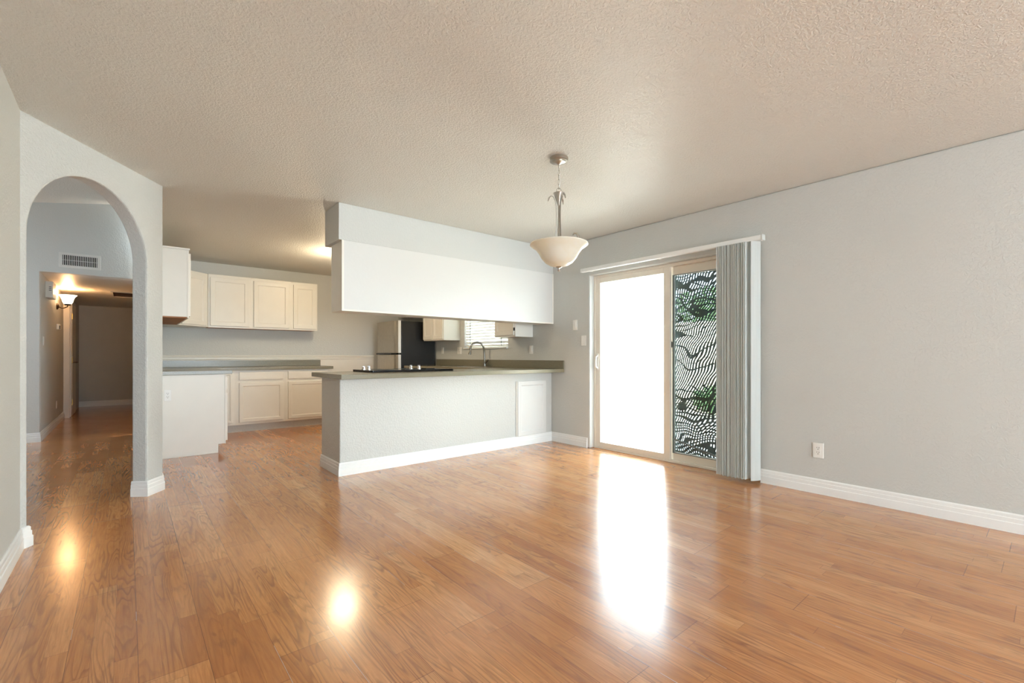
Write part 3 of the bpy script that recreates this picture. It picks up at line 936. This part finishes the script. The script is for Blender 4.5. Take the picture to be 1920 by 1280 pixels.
# fridge
t = thing('refrigerator', 'top-freezer refrigerator with steel doors and black side standing in the kitchen corner', 'refrigerator', (3.75, 7.36, 0))
FX = 3.47
obj('body', box(FX, 4.10, 6.955, 7.76, 0.03, 1.655), 'black', t, bevel=0.006)
for nm, z0, z1 in (('freezer_door', 1.125, 1.66), ('fridge_door', 0.06, 1.095)):
    b = bm_new()
    add_prism(b, [(FX-0.012, 6.955), (FX-0.012, 7.76), (FX-0.060, 7.76), (FX-0.082, 7.72), (FX-0.086, 7.36), (FX-0.082, 7.06), (FX-0.066, 7.02), (FX-0.058, 6.955)], z0, z1)
    d_ = obj(nm, b, 'steel', t, bevel=0.003)
    obj('door_edge', box(FX-0.060, FX-0.012, 6.950, 6.955, z0, z1), 'steel_trim', d_)
b = bm_new(); add_prism(b, [(FX-0.03, 7.08), (FX-0.03, 7.76), (FX-0.095, 7.74), (FX-0.105, 7.40), (FX-0.095, 7.14)], 1.098, 1.122); add_box(b, FX-0.03, FX-0.01, 6.957, 7.76, 1.096, 1.124)
obj('handle_recess', b, 'glossblack', t)
obj('kick_grille', box(FX-0.03, FX, 6.97, 7.75, 0.0, 0.055), 'black', t)

# access panel on peninsula
t = thing('access_door', 'small white cabinet door fixed low on the peninsula wall near the corner', 'cabinet door', (3.78, 4.12, 0.118))
obj('door_panel', door_bm((3.545, 4.119, 0.118), (1, 0, 0), (0, -1, 0), 0.465, 0.655, t=0.022, stile=0.05), 'panel_white', t)
obj('side_strip', box(3.530, 3.545, 4.108, 4.119, 0.118, 0.773), 'cream_trim', t)  # narrow cream strip along the left edge of the door

# ================================================================== OUTLETS AND SWITCHES
def plate(name, label, cat, p, u, n, w=0.072, h=0.116, kind='outlet', slots=True, group=None):
    t = thing(name, label, cat, p, group)
    m = frame_mat(p, u, n)
    b = bm_new(); add_box(b, -w/2, w/2, 0.0005, 0.006, -h/2, h/2, m); obj('cover_plate', b, 'plastic', t, bevel=0.002)
    if kind == 'outlet':
        b = bm_new(); add_box(b, -0.017, 0.017, 0.006, 0.008, -0.034, 0.034, m); f = obj('receptacle', b, 'plastic', t, bevel=0.001)
        b = bm_new()
        for dz in (0.018, -0.018):
            add_box(b, -0.008, -0.0055, 0.008, 0.0086, dz-0.001, dz+0.009, m)
            add_box(b, 0.0055, 0.008, 0.008, 0.0086, dz, dz+0.008, m)
            add_box(b, -0.0025, 0.0025, 0.008, 0.0086, dz-0.011, dz-0.006, m)
        obj('slots', b, 'slot', f)
    else:
        b = bm_new(); add_box(b, -0.016, 0.016, 0.006, 0.0095, -0.033, 0.033, m); f = obj('rocker', b, 'plastic', t, bevel=0.0015)
    return t
plate('wall_outlet', 'white outlet low on the bare right wall, above the baseboard', 'outlet', (XW, 1.19, 0.338), (0, 1, 0), (-1, 0, 0))
plate('wall_outlet', 'white outlet on the end panel of the base cabinet by the arched wall', 'outlet', (0.325, 5.98, 0.662), (1, 0, 0), (0, -1, 0), w=0.06)
plate('light_switch', 'upper blank-looking white switch between hanging cabinet and sliding door', 'light switch', (XW, 3.72, 1.446), (0, 1, 0), (-1, 0, 0), kind='switch', h=0.122)
plate('light_switch', 'lower white switch beside the sliding door frame', 'light switch', (XW, 3.585, 1.256), (0, 1, 0), (-1, 0, 0), kind='switch', h=0.12)
plate('light_switch', 'white switch above the backsplash under the cabinet right of the window', 'light switch', (XW, 4.503, 1.157), (0, 1, 0), (-1, 0, 0), kind='switch', h=0.11)
plate('light_switch', 'narrow white switch above the backsplash next to the fridge', 'light switch', (XW, 6.745, 1.166), (0, 1, 0), (-1, 0, 0), kind='switch', h=0.11)
plate('wall_outlet', 'wide white outlet plate above the backsplash left of the window', 'outlet', (XW, 6.228, 1.16), (0, 1, 0), (-1, 0, 0), w=0.115, h=0.11)
plate('light_switch', 'white switch on the hallway wall just inside the opening corner, below the door chime', 'light switch', (-0.84, 8.52, 1.27), (0, 1, 0), (1, 0, 0), kind='switch')
plate('wall_outlet', 'hallway outlet near the floor before the door casing', 'outlet', (-0.84, 9.97, 0.32), (0, 1, 0), (1, 0, 0))

# ================================================================== HALL THINGS
# vent above the opening
t = thing('air_vent', 'white wall air register above the hallway opening', 'vent', (-0.467, 8.18, 2.21))
m = frame_mat((-0.467, 8.18, 2.306), (1, 0, 0), (0, -1, 0))
VW, VH = 0.40, 0.19
b = bm_new()
for (a0, a1, c0, c1) in ((-VW/2, VW/2, VH/2-0.03, VH/2), (-VW/2, VW/2, -VH/2, -VH/2+0.03), (-VW/2, -VW/2+0.035, -VH/2+0.03, VH/2-0.03), (VW/2-0.035, VW/2, -VH/2+0.03, VH/2-0.03)):
    add_box(b, a0, a1, 0.0005, 0.010, c0, c1, m)
obj('frame', b, 'vent', t, bevel=0.002)
b = bm_new(); add_box(b, -VW/2+0.03, VW/2-0.03, 0.0005, 0.002, -VH/2+0.025, VH/2-0.025, m); obj('cavity', b, 'dark', t)
b = bm_new()
for i in range(19):
    a0 = -VW/2+0.045 + i*(VW-0.09)/18
    add_box(b, a0-0.0035, a0+0.0035, 0.002, 0.008, -VH/2+0.028, VH/2-0.028, m)
add_box(b, -VW/2+0.03, VW/2-0.03, 0.003, 0.006, -0.002, 0.002, m)
obj('louvres', b, 'vent', t)
# hall ceiling vent
t = thing('ceiling_vent', 'return vent with bronze louvres on the hallway ceiling', 'vent', (0.0, 10.35, 2.12))
b = bm_new(); 
for a in ((-0.21, -0.18, 9.95, 10.75), (0.20, 0.23, 9.95, 10.75), (-0.18, 0.20, 9.95, 9.99), (-0.18, 0.20, 10.71, 10.75)): add_box(b, a[0], a[1], a[2], a[3], 2.122, 2.1345)
obj('frame', b, 'vent', t)
b = bm_new()
for i in range(22): add_box(b, -0.18, 0.20, 10.0+i*0.032, 10.008+i*0.032, 2.124, 2.133)
obj('louvres', b, 'bronze', t)
obj('cavity', box(-0.18, 0.20, 9.99, 10.71, 2.1335, 2.1345), 'dark', t)
# door chime
t = thing('door_chime', 'boxy beige door chime high on the hallway wall', 'door chime', (-0.84, 8.95, 1.90))
obj('housing', box(-0.8395, -0.765, 8.72, 9.05, 1.86, 2.08), 'cream_trim', t, bevel=0.006)
b = bm_new()
for i in range(3): add_box(b, -0.805, -0.78, 8.7185, 8.72, 1.955+i*0.022, 1.963+i*0.022)
obj('slots', b, 'slot', t)
t = thing('wall_box', 'small box beside the door chime toward the sconce', 'electrical box', (-0.84, 9.5, 1.9))
obj('housing', box(-0.8395, -0.79, 9.30, 9.42, 1.90, 2.05), 'plastic', t, bevel=0.004)
# thermostat
t = thing('thermostat', 'small dark-faced thermostat on the hallway wall below the sconce', 'thermostat', (-0.84, 10.1, 1.5))
obj('housing', box(-0.8395, -0.80, 10.02, 10.16, 1.49, 1.575), 'plastic', t, bevel=0.003)
obj('display', box(-0.81, -0.80, 10.0185, 10.02, 1.495, 1.55), 'slot', t)
# sconce
t = thing('wall_sconce', 'lit hallway sconce with white bell glass shade on a bronze arm', 'wall lamp', (-0.84, 10.0, 1.80))
b = bm_new(); add_lathe(b, [(0, 0), (0.05, 0), (0.05, 0.012), (0.02, 0.03), (0, 0.03)], (-0.8395, 10.0, 1.845), 24, 'X'); obj('back_plate', b, 'bronze', t, smooth=True)
b = bm_new(); add_tube(b, [(-0.82, 10.0, 1.845), (-0.79, 10.0, 1.825), (-0.75, 10.0, 1.828), (-0.715, 10.0, 1.85), (-0.715, 10.0, 1.875)], 0.008, 10); obj('arm', b, 'bronze', t, smooth=True)
b = bm_new(); add_lathe(b, [(0, 0.0), (0.03, 0.0), (0.045, 0.014), (0.045, 0.022), (0, 0.022)], (-0.715, 10.0, 1.868), 24); obj('cup', b, 'bronze', t, smooth=True)
b = bm_new(); add_lathe(b, [(0, 0.0), (0.045, 0.0), (0.060, 0.03), (0.070, 0.07), (0.085, 0.11), (0.112, 0.14), (0.108, 0.14), (0.08, 0.11), (0.064, 0.07), (0.054, 0.03), (0.0, 0.008)], (-0.715, 10.0, 1.89), 32); obj('lamp_shade', b, 'bulb', t, smooth=True)
point('sconce_light', (-0.715, 10.0, 2.06), 22, (1.0, 0.52, 0.22), 0.05)

# kitchen ceiling light
t = thing('ceiling_light', 'round lit flush ceiling light in the kitchen behind the soffit', 'ceiling lamp', (2.18, 6.11, 2.33))
b = bm_new(); add_lathe(b, [(0, 0), (0.12, 0), (0.12, -0.02), (0, -0.02)], (2.20, 6.08, 2.4395), 36); obj('base', b, 'nickel', t, smooth=True)
b = bm_new(); add_lathe(b, [(0.105, 0), (0.102, -0.03), (0.085, -0.055), (0.05, -0.07), (0, -0.076)], (2.20, 6.08, 2.419), 36); obj('dome', b, 'domelit', t, smooth=True)
point('kitchen_ceiling_light', (2.20, 6.08, 2.26), 36, (1.0, 0.82, 0.56), 0.16)

# ================================================================== PENDANT
PXc, PYc = 2.278, 2.203
t = thing('pendant_light', 'brushed nickel pendant with a frosted bell glass bowl hanging from the ceiling', 'pendant lamp', (PXc, PYc, 1.65))
b = bm_new(); add_lathe(b, [(0, 0), (0.062, 0), (0.064, -0.004), (0.064, -0.022), (0.060, -0.026), (0.045, -0.027), (0.045, -0.032), (0.020, -0.036), (0.010, -0.045), (0, -0.046)], (PXc, PYc, 2.4395), 40); obj('canopy', b, 'nickel', t, smooth=True)
zc = 2.396
ch = obj('chain', (lambda b: (add_tube(b, [(PXc, PYc, 2.40), (PXc, PYc, 2.385)], 0.006, 8), b)[1])(bm_new()), 'nickel', t)
lk = [(0.030, 0), (0.032, 1), (0.032, 0), (0.032, 1), (0.030, 0)]
zt = 2.388
for i in range(5):
    h = 0.019; wv = 0.008
    cz = zt - h
    pts = []
    for k in range(16):
        a = 2*PI*k/16
        dx = wv*math.cos(a); dz = (h)*math.sin(a)
        ang = math.radians(20 if i % 2 == 0 else 110)
        pts.append((PXc + dx*math.cos(ang), PYc + dx*math.sin(ang), cz + dz))
    b = bm_new(); add_tube(b, pts, 0.0018, 6, closed=True); obj('link', b, 'nickel', ch, smooth=True)
    zt -= 2*h - 0.006
pts = [(PXc + 0.016*math.cos(2*PI*k/20)*0.765, PYc - 0.016*math.cos(2*PI*k/20)*0.644, zt - 0.016 + 0.02*math.sin(2*PI*k/20)) for k in range(20)]
b = bm_new(); add_tube(b, pts, 0.0022, 6, closed=True); obj('ring', b, 'nickel', t, smooth=True)
ztop = 2.196
b = bm_new(); add_lathe(b, [(0, 0.006), (0.012, 0.006), (0.040, 0.0), (0.036, -0.008), (0.022, -0.045), (0.008, -0.085), (0, -0.085)], (PXc, PYc, ztop), 28); obj('crown_cone', b, 'nickel', t, smooth=True)
b = bm_new(); add_tube(b, [(PXc, PYc, ztop-0.06), (PXc, PYc, 1.78)], 0.006, 10); obj('centre_rod', b, 'nickel', t, smooth=True)
# three flowing arms ending in curled leaves
for k, ang in enumerate((140, 260, 20)):
    a = math.radians(ang)
    prof = [(0.075, ztop-0.055), (0.066, ztop-0.030), (0.052, ztop-0.018), (0.037, ztop-0.026), (0.026, ztop-0.052), (0.018, ztop-0.095), (0.017, ztop-0.15), (0.018, ztop-0.22), (0.022, ztop-0.29), (0.030, ztop-0.34), (0.045, ztop-0.385), (0.09, ztop-0.41)]
    b = bm_new()
    add_tube(b, [(PXc + r*math.cos(a), PYc + r*math.sin(a), z) for r, z in prof], [0.004, 0.0075, 0.006, 0.005] + [0.0050]*8, 8, squash=0.6)
    obj('arm', b, 'nickel', t, smooth=True)
for k, ang in enumerate((-52,)):
    a = math.radians(ang)
    rc = 0.125 if k == 0 else 0.12
    # hooks that grip the bowl rim
    pr = [(0.02, 1.80), (0.07, 1.795), (rc-0.015, 1.83), (rc+0.005, 1.87), (rc+0.006, 1.893), (rc-0.004, 1.912), (rc-0.020, 1.914), (rc-0.030, 1.902)]
    b = bm_new(); add_tube(b, [(PXc + r*math.cos(a), PYc + r*math.sin(a), z) for r, z in pr], [0.005]*3 + [0.008, 0.0085, 0.007, 0.005, 0.003], 8)
    obj('bowl_hook', b, 'nickel', t, smooth=True) if k == 0 else obj('bowl_hook', b, 'nickel', t, smooth=True)
prof = [(0, 0.0), (0.03, 0.001), (0.062, 0.010), (0.095, 0.030), (0.122, 0.062), (0.140, 0.095), (0.162, 0.124), (0.190, 0.143), (0.201, 0.152), (0.198, 0.160), (0.188, 0.163), (0.180, 0.158),
        (0.160, 0.140), (0.134, 0.104), (0.112, 0.066), (0.088, 0.038), (0.055, 0.018), (0, 0.010)]
b = bm_new(); add_lathe(b, prof, (PXc, PYc, 1.688), 56); obj('glass_bowl', b, 'alabaster', t, smooth=True)
b = bm_new(); add_lathe(b, [(0, 0.0), (0.022, 0.0), (0.018, -0.006), (0.008, -0.010), (0.007, -0.016), (0.011, -0.022), (0.008, -0.030), (0, -0.034)], (PXc, PYc, 1.689), 24); obj('finial', b, 'nickel', t, smooth=True)

# ================================================================== OUTSIDE
struct('ground', box(4.3, 30, -12, 22, -0.14, -0.04), 'concrete')
gw = bm_new(); add_box(gw, 8.6, 8.8, -10, 18, -0.04, 1.75)
struct('wall_garden', gw, 'stucco')
t = thing('shade_tree', 'green leafy tree seen through the sun screen beyond the garden wall', 'tree', (12.2, 5.9, 0))
b = bm_new(); add_tube(b, [(12.2, 5.9, -0.04), (12.25, 5.95, 1.2), (12.15, 5.9, 2.0)], [0.14, 0.11, 0.08], 10); obj('trunk', b, 'bark', t, smooth=True)
b = bm_new()
rr = random.Random(5)
for i in range(1400):
    th = rr.uniform(0, 2*PI); ph = math.acos(rr.uniform(-1, 1)); r = 1.15*(rr.random()**0.4)
    c = Vector((12.2 + r*math.sin(ph)*math.cos(th), 5.9 + 1.0*r*math.sin(ph)*math.sin(th), 2.35 + 0.55*r*math.cos(ph)))
    mt = Matrix.Translation(c) @ Matrix.Rotation(rr.uniform(0, PI), 4, (rr.random(), rr.random(), rr.random()+.1))
    vs = [b.verts.new(mt @ Vector(v)) for v in ((-0.07, 0, 0), (0, -0.03, 0.01), (0.08, 0, 0), (0, 0.03, 0.01))]
    b.faces.new(vs)
obj('foliage', b, 'leaf', t)
t = thing('garden_shrub', 'low dark shrub in front of the garden wall', 'shrub', (8.0, 3.9, -0.04))
b = bm_new()
for i in range(900):
    th = rr.uniform(0, 2*PI); ph = math.acos(rr.uniform(-1, 1)); r = 0.26*(rr.random()**0.4)
    c = Vector((8.0 + r*math.sin(ph)*math.cos(th), 3.9 + 1.6*r*math.sin(ph)*math.sin(th), 0.28 + r*math.cos(ph)))
    mt = Matrix.Translation(c) @ Matrix.Rotation(rr.uniform(0, PI), 4, (rr.random(), rr.random(), rr.random()+.1))
    b.faces.new([b.verts.new(mt @ Vector(v)) for v in ((-0.05, 0, 0), (0, -0.02, 0.01), (0.06, 0, 0), (0, 0.02, 0.01))])
obj('foliage', b, 'leaf', t)
